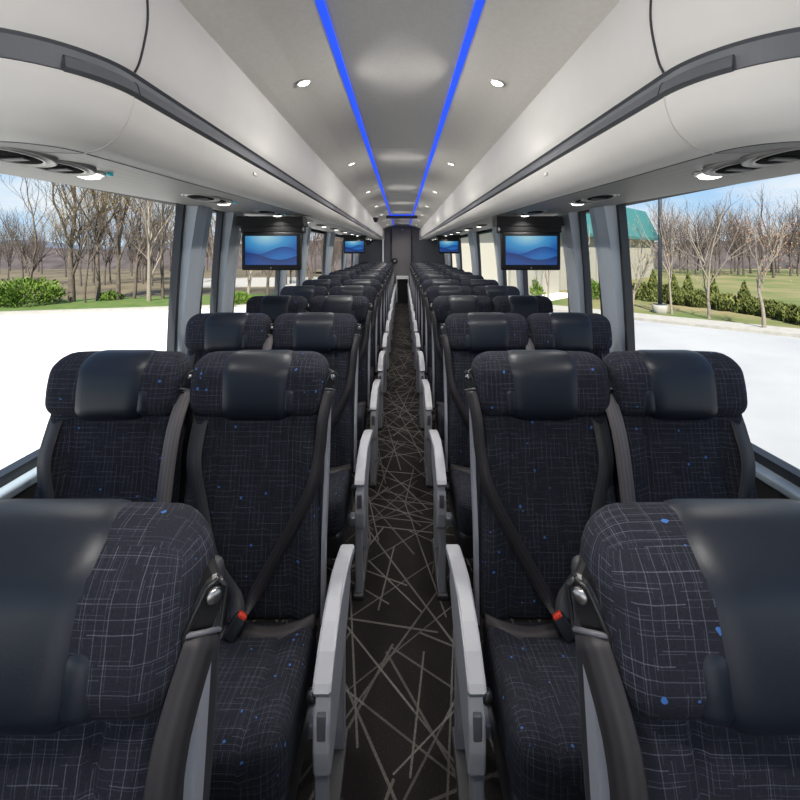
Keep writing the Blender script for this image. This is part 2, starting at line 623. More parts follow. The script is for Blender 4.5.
struct('floor', box(-1.3, 1.3, Y0, Y1 + 0.1, -0.06, 0.0), M['carpet'], label='dark carpet crossed by thin pale lines')
for s, side in ((-1, 'left'), (1, 'right')):
    x = lambda a, b: (min(s * a, s * b), max(s * a, s * b))
    struct('wall_' + side, join(box(*x(1.25, 1.33), Y0, Y1, -0.06, 0.72), box(*x(1.262, 1.33), Y0, Y1, 1.76, 2.295)), M['lowwall'],
           label='black lower side wall of the coach')
    sill = struct('trim_' + ('1' if s < 0 else '2'), rbox((s * 1.255, (Y0 + Y1) / 2, 0.727), (0.055, Y1 - Y0, 0.030), 0.008, (1, 4, 1)), M['sill'], smooth=True,
                  label='pale window sill strip')
    struct('seal', box(*x(1.275, 1.32), Y0, Y1, 0.735, 0.775), M['seal'], sill)

# ceiling: centre panel, sloping sides
cprof = [(-0.214, 2.205), (0.214, 2.205)]
ceil = struct('ceiling', box(-1.33, 1.33, Y0, Y1 + 0.1, 2.30, 2.36), M['ceil'], label='coach roof lining')
def slab(prof, y0, y1, t=0.012):
    """a sheet along y with thickness upwards"""
    lo = [(px, pz) for px, pz in prof]
    poly = lo + [(px, pz + t) for px, pz in reversed(prof)]
    return prism(poly, 1, y0, y1)
o = struct('centre_panel', slab(cprof, Y0, Y1, 0.03), M['ceil_mid'], ceil)
for yy in (0.35, 2.88, 5.5, 8.0):
    struct('panel_joint', box(-0.215, 0.215, yy, yy + 0.006, 2.2035, 2.206), M['seam'] if 0 else M['bezel'], o)
for s in (-1, 1):
    pr = [(s * 0.236, 2.201), (s * 0.39, 2.156), (s * 0.50, 2.118), (s * 0.536, 2.108)]
    if s < 0: pr.reverse()
    struct('side_panel', slab(pr, Y0, Y1, 0.02), M['ceil'], ceil, smooth=False)

# blue light strips
for s in (-1, 1):
    lab = 'thin glowing blue light strip along the %s edge of the grey ceiling panel' % ('left' if s < 0 else 'right')
    o = obj('light_strip', box(min(s * .213, s * .238), max(s * .213, s * .238), Y0 + .3, Y1 - .02, 2.198, 2.212), M['led'], smooth=False)
    tag(o, lab, 'light strip', 'blue ceiling light strips')
o = obj('light_strip', box(-.243, .243, 8.30, 8.36, 2.185, 2.20), M['led'], smooth=False)
tag(o, 'short glowing blue light strip across the ceiling, joining the two long ones', 'light strip', 'blue ceiling light strips')

# back wall and its door
wb = struct('wall_back', box(-1.33, 1.33, Y1, Y1 + 0.08, 0, 2.32), M['back'], label='charcoal bulkhead at the rear of the coach')
arch = []
for k in range(13):
    a = PI * k / 12
    arch.append((-0.50 * math.cos(a), 2.13 + 0.08 * math.sin(a)))
struct('arched_top', prism([(-0.5, 2.02)] + arch + [(0.5, 2.02)], 1, Y1 - 0.03, Y1), M['back'], wb)
dr = struct('door_1', rbox((-0.01, Y1 - 0.02, 1.06), (0.55, 0.05, 2.10), 0.015, (1, 1, 1)), M['backdoor'], smooth=True, label='plain grey toilet door at the end of the aisle')
for sx in (-0.295, 0.275):
    struct('door_frame', box(sx - 0.012, sx + 0.012, Y1 - 0.06, Y1, 0, 2.11), M['seam'], dr)
hb = struct('door_hook', rbox((0.02, Y1 - 0.06, 2.08), (0.04, 0.04, 0.03), 0.008, (1, 1, 1)), M['bezel'], dr, smooth=True)
struct('trim_3', box(-0.555, -0.515, Y1 - 0.09, Y1, 0.0, 1.80), M['white'], label='white vertical corner strip on the bulkhead')

# windows and pillars
def xw(z):                                   # wall line: leans in towards the roof
    t = (z - 0.72) / 1.05
    return 1.285 - 0.045 * max(0, t) ** 1.6
PIL = [(2.33, 2.61), (2.84, 3.13), (4.28, 4.52), (5.16, 5.42), (6.80, 7.40), (8.95, 9.50), (10.7, 12.05)]
ntrim, nwin = 4, 1
zs = [0.70 + 1.14 * i / 12 for i in range(13)]
for s in (-1, 1):
    side = 'left' if s < 0 else 'right'
    ys = [Y0] + [v for p in PIL for v in p]
    for i, (a, b) in enumerate(PIL):
        rows = []
        for z in zs:
            t = max(0, (z - 0.72) / 1.1)
            xi = xw(z) - 0.045 - 0.045 * t ** 2.2      # the pillar cover thickens into the roof
            lean = 0.05 * t ** 2
            ya, yb = a + 0.022 + lean * 0.6, b - 0.01 + lean
            yc = ya + (yb - ya) * 0.45
            rows.append([(s * (xw(z) + .02), ya, z), (s * xi, ya + .015, z), (s * (xi - .012), yc, z), (s * (xi + 0.012), yb - 0.03, z), (s * (xw(z) + .02), yb, z)])
        g = grid(rows)
        if s < 0:
            g = (g[0], [tuple(reversed(f)) for f in g[1]], None)
        p = obj('trim_%d' % ntrim, g, M['pillar'], smooth=False)
        tag(p, kind='structure', label='grey window pillar cover on the %s side' % side)
        ntrim += 1
        for (q0, q1) in ((a, a + .025), (b - .01, b + .02)):
            rr = []
            for z in zs:
                t = max(0, (z - 0.72) / 1.1)
                ln = 0.05 * t ** 2
                k = 0.6 if q0 == a else 1.0
                rr.append([(s * (xw(z) + .02), q0 + ln * k, z), (s * (xw(z) - .022), q0 + ln * k, z), (s * (xw(z) - .022), q1 + ln * k, z), (s * (xw(z) + .02), q1 + ln * k, z)])
            obj('window_seal', grid(rr), M['seal'], p, smooth=False)
    # panes
    for i in range(0, len(ys) - 1, 2):
        a, b = ys[i], ys[i + 1]
        g = join(grid([[(s * (xw(z) + .012), a - .01, z), (s * (xw(z) + .012), b + .08, z)] for z in zs]))
        o = obj('window_%d' % nwin, g, M['glass'], smooth=True)
        tag(o, kind='structure', label='side window pane on the %s side' % side)
        nwin += 1

# ------------------------------------------------------------------ overhead racks
RC, RY = 0.20, 0.88                          # corner radius and where the front corner starts
def rack_path():
    P = [(Y1 - 0.02, 0, None)]
    y = Y1 - 0.02
    out = []
    k = 30
    for i in range(k + 1):
        yy = y + (RY - y) * i / k
        out.append(((0.555, yy), (1.0, 0.0)))          # point, inward normal (towards the wall)
    for i in range(1, 17):
        a = PI / 2 * i / 16
        out.append(((0.555 + RC - RC * math.cos(a), RY - RC * math.sin(a)), (math.cos(a), math.sin(a))))
    for i in range(1, 6):
        out.append(((0.555 + RC + (1.255 - 0.555 - RC) * i / 5, RY - RC), (0.0, 1.0)))
    return out
RP = rack_path()
def ztilt(y):
    return 0.085 * (1 - math.exp(-max(0.0, y - 1.0) / 3.2))
def sweep(prof, s, i0=0, i1=None, rise=None):
    rows = []
    for (p, nrm) in RP[i0:i1]:
        rows.append([(s * (p[0] + nrm[0] * n), p[1] + nrm[1] * n, z + (rise(n, z) * ztilt(p[1]) if rise else 0)) for n, z in prof])
    g = grid(rows)
    if s > 0:
        return (g[0], [tuple(reversed(f)) for f in g[1]], [list(reversed(u)) for u in g[2]])
    return g
def smoothp(pts, k=5):
    P = [Vector((a, b, 0)) for a, b in pts]
    out = []
    for i in range(len(P) - 1):
        p0, p1, p2, p3 = P[max(i - 1, 0)], P[i], P[i + 1], P[min(i + 2, len(P) - 1)]
        for j in range(k):
            t = j / k
            q = 0.5 * ((2 * p1) + (p2 - p0) * t + (2 * p0 - 5 * p1 + 4 * p2 - p3) * t * t + (3 * p1 - p0 - 3 * p2 + p3) * t ** 3)
            out.append((q.x, q.y))
    out.append((P[-1].x, P[-1].y))
    return out
up_prof = smoothp([(-0.018, 2.108), (-0.026, 2.03), (-0.026, 1.97), (-0.012, 1.90), (0.0, 1.872)])
st_prof = [(0.0, 1.872), (0.010, 1.868), (0.012, 1.828), (0.002, 1.823)]
lip_prof = [(0.012, 1.852), (-0.002, 1.850), (-0.006, 1.846), (-0.012, 1.826), (0.004, 1.820)]
low_prof = smoothp([(0.002, 1.822), (0.004, 1.80), (0.022, 1.755), (0.060, 1.718), (0.105, 1.702)])
for s in (-1, 1):
    side = 'left' if s < 0 else 'right'
    r = empty('luggage_rack', (0, 0, 0), 0,
              'long pale overhead luggage rack with a slate grey strip, above the %s-hand seats' % side, 'luggage rack')
    obj('upper_panel', sweep(up_prof, s), M['panel'], r)
    obj('trim_strip', sweep(st_prof, s), M['strip_grey'], r, smooth=False)
    obj('handle_lip', sweep(lip_prof, s, 0, 38), M['lip'], r, smooth=False)
    obj('lower_panel', sweep(low_prof, s, rise=lambda n, z: (1.822 - z) / 0.12), M['panel'], r)
    obj('underside', sweep([(0.105, 1.702), (0.112, 1.7015), (0.40, 1.712), (0.64, 1.722), (0.66, 1.730), (0.70, 1.81)], s, 0, 31, rise=lambda n, z: 1.0), M['under'], r, smooth=False)
    # front of the underside, inside the corner
    fr = []
    for (p, nrm) in RP[30:]:
        fr.append([(s * min(p[0] + nrm[0] * n, 1.30), p[1] + nrm[1] * n, z) for n, z in [(0.105, 1.702), (0.112, 1.7015), (0.16, 1.704)]])
    # plate that closes the corner
    cx = 0.555 + 0.16
    Vp, Fp = [], []
    edge = [(p[0] + nr[0] * 0.105, p[1] + nr[1] * 0.105) for p, nr in RP[30:]]
    poly = [(x_, y_, 1.702 + 0.0353 * max(0, x_ - 0.66)) for x_, y_ in edge] + [(1.255, RY + 0.002, 1.722), (0.66, RY + 0.002, 1.702)]
    poly = [(s * a, b, c) for a, b, c in poly]
    idx = list(range(len(poly)))
    if s > 0: idx.reverse()
    obj('corner_plate', (poly, [tuple(idx)]), M['under'], r, smooth=False)
    # dark line between bin and underside, section joints
    obj('seam', tube([(s * (p[0] + n_[0] * .104), p[1] + n_[1] * .104, 1.7035 + ztilt(p[1])) for p, n_ in RP if p[0] < 1.2], 0.0022, 5), M['seam'], r)
    for jy in (RY,):
        obj('section_joint', tube([(s * (0.555 + n_ - 0.0008), jy, z_) for n_, z_ in up_prof], 0.0028, 5), M['seam'], r)
        obj('section_joint', tube([(s * (0.555 + n_ - 0.0004), jy, z_) for n_, z_ in low_prof], 0.0013, 5), M['bezel'], r)
        obj('section_joint', tube([(s * (0.555 + n_ - 0.0008), jy, z_) for n_, z_ in lip_prof[:-1]], 0.0012, 5), M['seam'], r)
    for by in (1.62, 5.0):                      # little row-number plate on the bin
        obj('number_plate', rbox((s * 0.561, by, 1.792), (0.006, 0.035, 0.013), 0.003, (1, 1, 1)), M['bezel'], r)
    obj('end_cap', box(min(s * .5, s * .66), max(s * .5, s * .66), Y1 - 0.04, Y1 - 0.01, 1.79, 2.08), M['panel'], r, smooth=False)

ORD = ['first', 'second', 'third', 'fourth', 'fifth', 'sixth', 'seventh', 'eighth', 'ninth', 'tenth', 'eleventh', 'twelfth', 'thirteenth', 'fourteenth']
PITCH, FIRST = 0.85, 0.535

# air vents and reading lamps under the racks
def zu(x, y):
    return 1.702 + 0.0353 * (x - 0.66) + ztilt(y)
def make_vent():
    r = empty('air_vent')
    ring = [(0.073, 0.010), (0.072, -0.002), (0.068, -0.004), (0.063, -0.001), (0.059, -0.001), (0.056, -0.005), (0.051, -0.005), (0.049, -0.002)]
    obj('vent_ring', lathe([(a, b) for a, b in ring], 28, sx=1.0, sy=1.1), M['ventring'], r)
    obj('vent_shade_disc', lathe([(0.050, -0.0025), (0.040, -0.0030), (0.020, -0.0035), (0.006, -0.0035)], 24, sx=1.0, sy=1.08), M['vent_shade_black'], r)  # flush black disc; the shade of a recessed vent put into its colour
    obj('vent_flap', rbox((0, 0.008, -0.006), (0.060, 0.016, 0.005), 0.002, (2, 1, 1)), M['shell'], r)
    return r
def make_lamp():
    r = empty('reading_lamp')
    obj('bezel', lathe([(0.042, 0.0), (0.040, -0.005), (0.032, -0.007), (0.030, 0.0)], 24, sx=1.0, sy=0.72), M['bezel'], r)
    obj('lens', lathe([(0.031, -0.004), (0.027, -0.012), (0.012, -0.016)], 24, sx=1.0, sy=0.8), M['lamp'], r)
    obj('call_button', lathe([(0.008, 0.0), (0.008, -0.006), (0.005, -0.008)], 12, c=(0.052, 0.0, 0)), M['teal_dot'], r)
    return r
proto_v, proto_l = make_vent(), make_lamp()
fv = fl = True
bulbs = []
rl = bpy.data.lights.new('reading_bulb', 'AREA')
rl.energy = READING_W
rl.color = (1.0, 0.955, 0.89)
rl.shape = 'DISK'
rl.size = 0.05
rl.spread = math.radians(130)
for s in (-1, 1):
    side = 'left' if s < 0 else 'right'
    for k in range(13):
        yl = 1.13 + 0.85 * k
        for dv, which in ((0.11, 'rear'), (0.23, 'front')):
            o = proto_v if fv else copy_tree(proto_v)
            fv = False
            yv = yl - dv
            o.location = (s * 0.83, yv, zu(0.83, yv) - 0.005)
            o.rotation_euler = (-0.11, 0, s * 0.15)
            tag(o, '%s oval vent of the %s pair from the front, under the %s luggage rack' % (which, ORD[k], side), 'air vent', 'air vents under the luggage racks')
        o = proto_l if fl else copy_tree(proto_l)
        fl = False
        o.location = (s * 0.835, yl, zu(0.835, yl) - 0.004)
        o.rotation_euler = (-0.12, 0, s * -0.1)
        tag(o, 'lit oval reading lamp behind the %s vent pair, under the %s luggage rack' % (ORD[k], side), 'reading lamp', 'reading lamps under the luggage racks')
        bulbs.append((o, 'reading_bulb', rl, -0.019, 0.0))

# ceiling downlights
dl = bpy.data.lights.new('downlight_bulb', 'AREA')
dl.energy = DOWNLIGHT_W
dl.color = (1.0, 0.955, 0.89)
dl.shape = 'DISK'
dl.size = 0.042
dl.spread = math.radians(145)
def make_down():
    r = empty('ceiling_downlight')
    obj('rim', lathe([(0.031, 0.0), (0.030, -0.003), (0.026, -0.005), (0.024, 0.0)], 24), M['bezel'], r)
    obj('lens', lathe([(0.025, -0.001), (0.022, -0.004), (0.008, -0.005)], 24), M['lamp'], r)
    return r
pd = None
for s in (-1, 1):
    for k in range(-1, 7):
        y = 1.65 + 1.55 * k
        o = make_down() if pd is None else copy_tree(pd)
        pd = pd or o
        o.location = (s * 0.380, y, 2.157)
        o.rotation_euler = (0, s * 0.31, 0)
        side = 'left' if s < 0 else 'right'
        lab = ('small round lit downlight, %s from the front on the %s sloping ceiling' % (ORD[k], side)) if k >= 0 else \
              'small round downlight on the %s sloping ceiling, above the viewer' % side
        tag(o, lab, 'downlight', 'round ceiling downlights')
        bulbs.append((o, 'downlight_bulb', dl, -0.009, s * 0.29))

for o, nm, ld, dz, ry in bulbs:               # every lamp carries its own light
    b = bpy.data.objects.new(nm, ld)
    COL.objects.link(b)
    b.parent = o
    b.location = (0, 0, dz)
    b.rotation_euler = (0, ry, 0)

# dark display box across the ceiling, small dome on the rack
o = empty('ceiling_display', (0, 8.42, 2.16), 0, 'dark flat display box hanging across the ceiling near the rear', 'display box')
obj('housing', rbox((0, 0, 0.0), (0.62, 0.10, 0.06), 0.01, (1, 1, 1)), M['shell'], o)
obj('display_face', box(-.28, .28, -.053, -.049, -.02, .02), M['plastic'], o, smooth=False)
o = empty('dome_camera', (-0.475, 7.75, 2.06), 0, 'small dark dome fixture on the top edge of the left luggage rack', 'dome camera')
obj('base', lathe([(0.05, 0.04), (0.05, 0.0), (0.045, -0.01)], 20), M['shell'], o)
obj('dome', lathe([(0.042, -0.01), (0.035, -0.035), (0.018, -0.05), (0.004, -0.054)], 20), M['plastic'], o)

# monitors
def make_tv():
    r = empty('monitor')
    obj('housing', rbox((0, 0.02, 0), (0.405, 0.045, 0.262), 0.012, (2, 1, 2)), M['tvblack'], r)
    x0, x1, z0, z1 = -0.176, 0.176, -0.094, 0.104
    obj('screen', ([(x0, -.0035, z0), (x1, -.0035, z0), (x1, -.0035, z1), (x0, -.0035, z1), (x0, .01, z0), (x1, .01, z0), (x1, .01, z1), (x0, .01, z1)],
                   [(0, 1, 2, 3), (4, 7, 6, 5), (0, 4, 5, 1), (3, 2, 6, 7)], [[(0, 0), (1, 0), (1, 1), (0, 1)]] + [[(0, 0)] * 4] * 3), M['screen'], r, smooth=False)
    obj('power_light', rbox((0, -0.004, -0.115), (0.008, 0.004, 0.006), 0.0015, (1, 1, 1)), M['bezel'], r)
    obj('hinge_box', rbox((0, 0.06, 0.155), (0.43, 0.11, 0.06), 0.012, (2, 1, 1)), M['tvblack'], r)
    obj('mounting_bracket', prism([(-0.235, 0.175), (0.225, 0.175), (0.215, 0.24), (-0.235, 0.24)], 1, 0.0, 0.14), M['tvblack'], r, smooth=False)
    for sx in (-0.212, 0.212):
        obj('hinge_pin', tube([(sx - .008, 0.02, 0.150), (sx + .008, 0.02, 0.150)], 0.013, 12), M['frame'], r)
    return r
tv = None
for (x_, y_, z_, lab) in ((-0.892, 2.88, 1.492, 'lit monitor with a blue wave picture, the nearer one below the left luggage rack'),
                          (0.892, 2.88, 1.492, 'lit monitor with a blue wave picture, the nearer one below the right luggage rack'),
                          (-0.90, 8.0, 1.562, 'small far monitor with a blue wave picture, near the rear wall on the left'),
                          (0.90, 8.0, 1.562, 'small far monitor with a blue wave picture, near the rear wall on the right')):
    o = make_tv() if tv is None else copy_tree(tv)
    tv = tv or o
    o.location = (x_, y_, z_)
    tag(o, lab, 'monitor', 'monitors under the luggage racks')

# cabinet and ring at the end of the aisle
o = empty('aisle_cabinet', (0.02, 11.72, 0), 0, 'small black-fronted cabinet with a white frame at the end of the aisle', 'cabinet')
obj('body', box(-.15, .15, 0.0, .28, 0.03, .70), M['plastic'], o, smooth=False)
obj('white_frame', join(box(-.17, .17, -.05, .28, .69, .765), box(-.17, -.15, -.02, .28, .03, .70), box(.15, .17, -.02, .28, .03, .70)), M['white'], o, smooth=False)
obj('plinth', box(-.16, .16, 0.0, .28, 0.0, .03), M['shell'], o, smooth=False)
o = empty('door_ring', (-0.20, Y1 - 0.045, 1.19), 0, 'black round ring latch on the rear door', 'latch')
obj('ring', lathe([(0.085, 0), (0.085, -.03), (0.06, -.045), (0.05, -.03), (0.05, 0)], 24, 'y'), M['plastic'], o)
obj('centre', lathe([(0.03, 0), (0.03, -.035), (0.02, -.04)], 16, 'y'), M['bezel'], o)

# ------------------------------------------------------------------ seats
def ysurf(z):                                # front surface of the backrest
    return -0.048 - (1.10 - z) * 0.155 - 0.020 * math.exp(-((z - 0.62) / 0.13) ** 2)
def sm(a, b, x):
    t = max(0.0, min(1.0, (x - a) / (b - a)))
    return t * t * (3 - 2 * t)

def back_def(x, y, z):
    # narrower at the shoulders, wide at the hips; a flat middle, seams and side bolsters
    wz = 0.93 + 0.09 * (1 - sm(0.45, 0.95, z)) + 0.04 * sm(0.9, 1.0, z)
    x2 = x * wz
    front = max(0.0, min(1.0, (0.02 - y) / 0.06))
    ax = abs(x)
    bol = 0.020 * sm(0.13, 0.19, ax) * (1 - sm(0.86, 0.93, z))
    seam = 0.007 * (math.exp(-((ax - 0.125) / 0.007) ** 2) + 0.6 * math.exp(-((ax - 0.045) / 0.006) ** 2))
    yy = y + 0.0
    yy -= front * (bol - seam * (1 if ax > 0.09 else (1 - sm(0.8, 0.9, z)) ))
    return (x2, ysurf(z) + 0.045 + yy, z)

def make_backrest():
    return rbox((0, 0, 0.745), (0.430, 0.09, 0.69), 0.035, (48, 1, 30), back_def)

HR = (0.0, -0.012, 1.066)
HS = (0.434, 0.118, 0.194)
def head_def(x, y, z):
    # a soft pillow: belly out in the middle, lower edge tucked in, slight recline
    t = (z - HR[2]) / (HS[2] / 2)
    front = max(0.0, -(y - HR[1]) / (HS[1] / 2))
    y2 = y - 0.010 * front * (1 - t * t) + 0.012 * front * sm(0.5, 1.0, t) + 0.02 * t
    x2 = x * (1.0 + 0.018 * (1 - t * t) - 0.012 * max(0, -t)) * (1 - 0.10 * sm(0.0, 1.0, (y - HR[1]) / (HS[1] / 2)))
    z2 = z - 0.006 * (abs(x) / 0.22) ** 4 * max(0, t)
    return (x2, y2, z2)
def make_headrest():
    return rbox(HR, HS, 0.052, (14, 2, 6), head_def)
def pad_def(x, y, z):
    p = head_def(x, y, z)
    return (p[0] * (1.0 + 0.05 * (z - HR[2]) / 0.12), p[1], p[2])
def make_pad():
    return rbox((0, HR[1] - 0.003, HR[2] - 0.002), (0.248, HS[1] + 0.006, HS[2] + 0.010), 0.050, (8, 2, 6), lambda x, y, z: pad_def(x * 1.0, y, z))

def cush_def(x, y, z):
    t = (y + 0.335) / 0.2                    # -1 front .. 1 back
    top = max(0.0, min(1.0, (z - 0.37) / 0.06))
    ax = abs(x)
    z2 = z - 0.040 * (t + 1) * 0.5 * 1.6 + top * (0.014 * sm(0.12, 0.2, ax) - 0.006 * math.exp(-((ax - 0.125) / 0.008) ** 2))
    z2 -= 0.012 * max(0.0, -t) ** 6
    return (x, y, z2)
def make_cushion():
    return rbox((0, -0.335, 0.405), (0.430, 0.39, 0.16), 0.05, (32, 8, 2), cush_def)

def build_seat(s, aisle):
    """s=-1: a seat left of the aisle (its aisle side is +x); s=+1 mirrored"""
    X = (lambda d: d) if s < 0 else flipx
    r = empty('coach_seat')
    obj('backrest', X(make_backrest()), M['fabric'], r)
    hr = obj('headrest', X(make_headrest()), M['fabric'], r)
    obj('leather_pad', X(make_pad()), M['leather'], hr)
    # small leather gusset on the aisle side of the pad
    def gus(x, y, z):
        q = head_def(x, y, z); return q
    obj('gusset', X(rbox((0.108, HR[1] - 0.002, 1.030), (0.048, HS[1] + 0.003, 0.088), 0.022, (2, 2, 2), head_def)), M['leather'], hr)
    obj('back_shell', X(rbox((0, 0, 0.72), (0.42, 0.03, 0.70), 0.014, (1, 1, 6), lambda x, y, z: (x, ysurf(z) + 0.105 + y, z))), M['shell'], r)
    obj('cushion', X(make_cushion()), M['fabric'], r)
    obj('seat_base', X(rbox((0, -0.30, 0.27), (0.43, 0.40, 0.12), 0.03, (1, 1, 1))), M['plastic'], r)
    # belt hardware, on the aisle side
    gx, gz = 0.222, 1.074
    def gp(u, n, v):                          # plate frame: u across, n out of the plate, v up
        u, v = u * 0.94 + v * 0.30, v * 0.94 - u * 0.30
        return (gx + u * 0.80 + n * 0.60, -0.030 + u * 0.60 - n * 0.80, gz + v)
    def inplate(d):
        return ([gp(p[0], -p[1], p[2]) for p in d[0]], d[1])
    out = [(0.017 * math.cos(t), 0.044 * math.sin(t) - 0.004) for t in [2 * PI * k / 20 for k in range(20)]]
    bgd = obj('belt_guide', X(inplate(prism(out, 1, -0.014, 0.030, 0.006))), M['plastic'], r, smooth=False)
    obj('bolt', X(inplate(lathe([(0.0075, -0.021), (0.009, -0.019), (0.010, -0.012)], 16, 'y', (0, 0, 0.020)))), M['steel'], bgd)
    lp = [(0.0, 0.040), (-0.012, 0.030), (-0.021, -0.020), (-0.018, -0.030), (0.018, -0.030), (0.021, -0.020), (0.012, 0.030), (0.0, 0.040)]
    obj('loop', X(inplate(tube([(p, -0.018, q) for p, q in lp], 0.0026, 8))), M['plastic'], bgd)
    obj('loop_bar', X(inplate(tube([(-0.020, -0.019, -0.018), (0.020, -0.019, -0.018)], 0.003, 8))), M['inset'], bgd)
    def front(x, z, off=0.014):
        b = 0.020 * sm(0.13, 0.19, abs(x)) * (1 - sm(0.86, 0.93, z))
        return (x, ysurf(z) - b - off, z)
    if aisle:
        path = [gp(0, 0.019, -0.020), (gx - 0.006, -0.092, 0.98), (gx - 0.014, -0.112, 0.88), front(0.185, 0.78, 0.02), front(0.10, 0.62, 0.012), front(0.03, 0.50, 0.02), (0.008, -0.205, 0.468)]
        obj('shoulder_belt', X(ribbon(path, [(0.78, 0.6, -0.1), (0.8, 0.55, 0.0), (1, 0.1, 0.3), (1, -0.2, 0.4)], 0.037)), M['belt_dark'], r)
    else:
        path = [gp(0, 0.019, -0.020), (gx - 0.004, -0.105, 0.95), (gx - 0.010, -0.140, 0.80), (gx - 0.012, -0.165, 0.65), (gx - 0.012, -0.19, 0.50), (gx - 0.02, -0.20, 0.42)]
        obj('shoulder_belt', X(ribbon(path, [(1, -0.1, 0), (1, -0.1, 0)], 0.046)), M['belt_light'], r)
    path = [front(-0.172, 0.985, -0.01), front(-0.176, 0.93, 0.004), front(-0.172, 0.85, 0.008), front(-0.146, 0.74, 0.012), front(-0.10, 0.60, 0.012), front(-0.03, 0.50, 0.02), (-0.008, -0.205, 0.468)]
    obj('cross_belt', X(ribbon(path, [(1, -0.15, 0.0), (1, -0.2, 0.1), (1, -0.1, 0.3), (1, 0, 0.1)], 0.050)), M['belt'], r)
    path = [(0.01, -0.222, 0.444), (0.09, -0.23, 0.436), (0.17, -0.215, 0.440), (0.212, -0.18, 0.432)]
    obj('lap_belt', X(ribbon(path, [(0.1, 0.75, 0.6), (0.1, 0.75, 0.6)], 0.042)), M['belt_dark'], r)
    path = [(-0.01, -0.222, 0.438), (-0.09, -0.235, 0.436), (-0.17, -0.215, 0.440), (-0.212, -0.18, 0.432)]
    obj('lap_belt', X(ribbon(path, [(0.1, 0.75, 0.6), (0.1, 0.75, 0.6)], 0.042)), M['belt_dark'], r)
    rot = Matrix.Rotation(0.6, 3, 'Y') @ Matrix.Rotation(-0.5, 3, 'X')
    def place(d, c):
        V = [rot @ Vector(v) + Vector(c) for v in d[0]]
        return (V, d[1], d[2] if len(d) > 2 else None)
    bk = obj('buckle', X(place(rbox((0, 0, 0), (0.036, 0.022, 0.062), 0.006, (1, 1, 1)), (0.0, -0.230, 0.462))), M['plastic'], r)
    obj('red_button', X(place(rbox((0, -0.004, 0.030), (0.026, 0.018, 0.014), 0.005, (1, 1, 1)), (0.0, -0.230, 0.462))), M['red'], bk)
    if aisle:
        # side post, armrest with its shield, legs
        rows = []
        for k in range(9):
            z = 1.02 - 0.62 * k / 8
            y = ysurf(z) + 0.005
            rows.append([(0.217, y + .022, z), (0.219, y, z), (0.230, y, z), (0.232, y + .022, z), (0.217, y + .022, z)])
        obj('side_post', X(grid(rows)), M['frame'], r, smooth=False)
        top = [(-0.045, 0.545), (-0.055, 0.568), (-0.09, 0.576), (-0.12, 0.578), (-0.18, 0.574), (-0.25, 0.564), (-0.31, 0.550), (-0.37, 0.530), (-0.42, 0.503), (-0.432, 0.492), (-0.425, 0.478), (-0.33, 0.508), (-0.24, 0.530), (-0.15, 0.543)]
        bow = lambda d: ([(v[0] + 0.012 * sm(-0.24, -0.05, v[1]), v[1], v[2]) for v in d[0]], d[1])
        ar = obj('armrest', X(bow(prism(top, 0, 0.254, 0.297, 0.005))), M['grey_plastic'], r, smooth=False)
        sh = [(-0.06, 0.549), (-0.15, 0.546), (-0.25, 0.531), (-0.34, 0.509), (-0.422, 0.482), (-0.440, 0.43), (-0.444, 0.37), (-0.438, 0.315), (-0.425, 0.297), (-0.38, 0.300), (-0.25, 0.345), (-0.12, 0.40), (-0.05, 0.45)]
        shd = obj('side_shield', X(prism(sh, 0, 0.258, 0.296, 0.004)), M['grey_plastic'], r, smooth=False)
        obj('button_plate', X(rbox((0.277, -0.438, 0.425), (0.020, 0.012, 0.058), 0.003, (1, 1, 1))), M['inset'], shd)
        obj('recline_knob', X(lathe([(0.014, 0.0), (0.014, -0.018), (0.008, -0.022)], 14, 'x', (0.262, -0.415, 0.470))), M['plastic'], shd)
        for ly in (-0.40, -0.12):
            obj('leg', X(rbox((0.272, ly, 0.17), (0.030, 0.045, 0.34), 0.006, (1, 1, 1))), M['frame'], r)
        obj('floor_rail', X(rbox((0.272, -0.26, 0.012), (0.045, 0.36, 0.022), 0.006, (1, 1, 1))), M['shell'], r)
        obj('cross_beam', X(rbox((0.05, -0.26, 0.235), (0.44, 0.05, 0.04), 0.008, (1, 1, 1))), M['frame'], r)
    else:
        for ly in (-0.40, -0.12):
            obj('leg', X(rbox((-0.18, ly, 0.14), (0.030, 0.045, 0.28), 0.006, (1, 1, 1))), M['frame'], r)
        obj('cross_beam', X(rbox((-0.0, -0.26, 0.235), (0.40, 0.05, 0.04), 0.008, (1, 1, 1))), M['frame'], r)
    return r

protos = {}
for row in range(14):
    y = FIRST + PITCH * row
    for s in (-1, 1):
        for aisle in (True, False):
            key = (s, aisle)
            o = build_seat(s, aisle) if key not in protos else copy_tree(protos[key])
            protos.setdefault(key, o)
            o.location = (s * (0.453 if aisle else (0.908 if s < 0 else 0.884)), y, 0)
            side = 'left' if s < 0 else 'right'
            if aisle:
                lab = 'dark tweed aisle seat with grey armrest, %s row from the front, %s of the aisle' % (ORD[row], side)
            else:
                lab = 'dark tweed window seat with hanging belt, %s row from the front, by the %s windows' % (ORD[row], side)
            tag(o, lab, 'coach seat', 'coach seats on the %s of the aisle' % side)

# ------------------------------------------------------------------ outdoors
G = -1.4
struct('parking_lot', box(-160, 160, -60, 160, G - 0.3, G), M['concrete'], label='pale concrete lot around the coach')
def gpt(px, py, z=G):
    """where the ray through a pixel of the photograph meets a level"""
    d = (z - 1.5) * -F / (py - 250.0)
    return Vector((CAM.x + (px - 402.0) * d / F, d, z))

def ground_patch(name, poly, h, m, label):
    a = sum(poly[i][0] * poly[(i + 1) % len(poly)][1] - poly[(i + 1) % len(poly)][0] * poly[i][1] for i in range(len(poly)))
    if a < 0: poly = poly[::-1]
    o = obj(name, prism(poly, 2, G - 0.05, G + h), m, smooth=False)
    return tag(o, kind='structure', label=label)
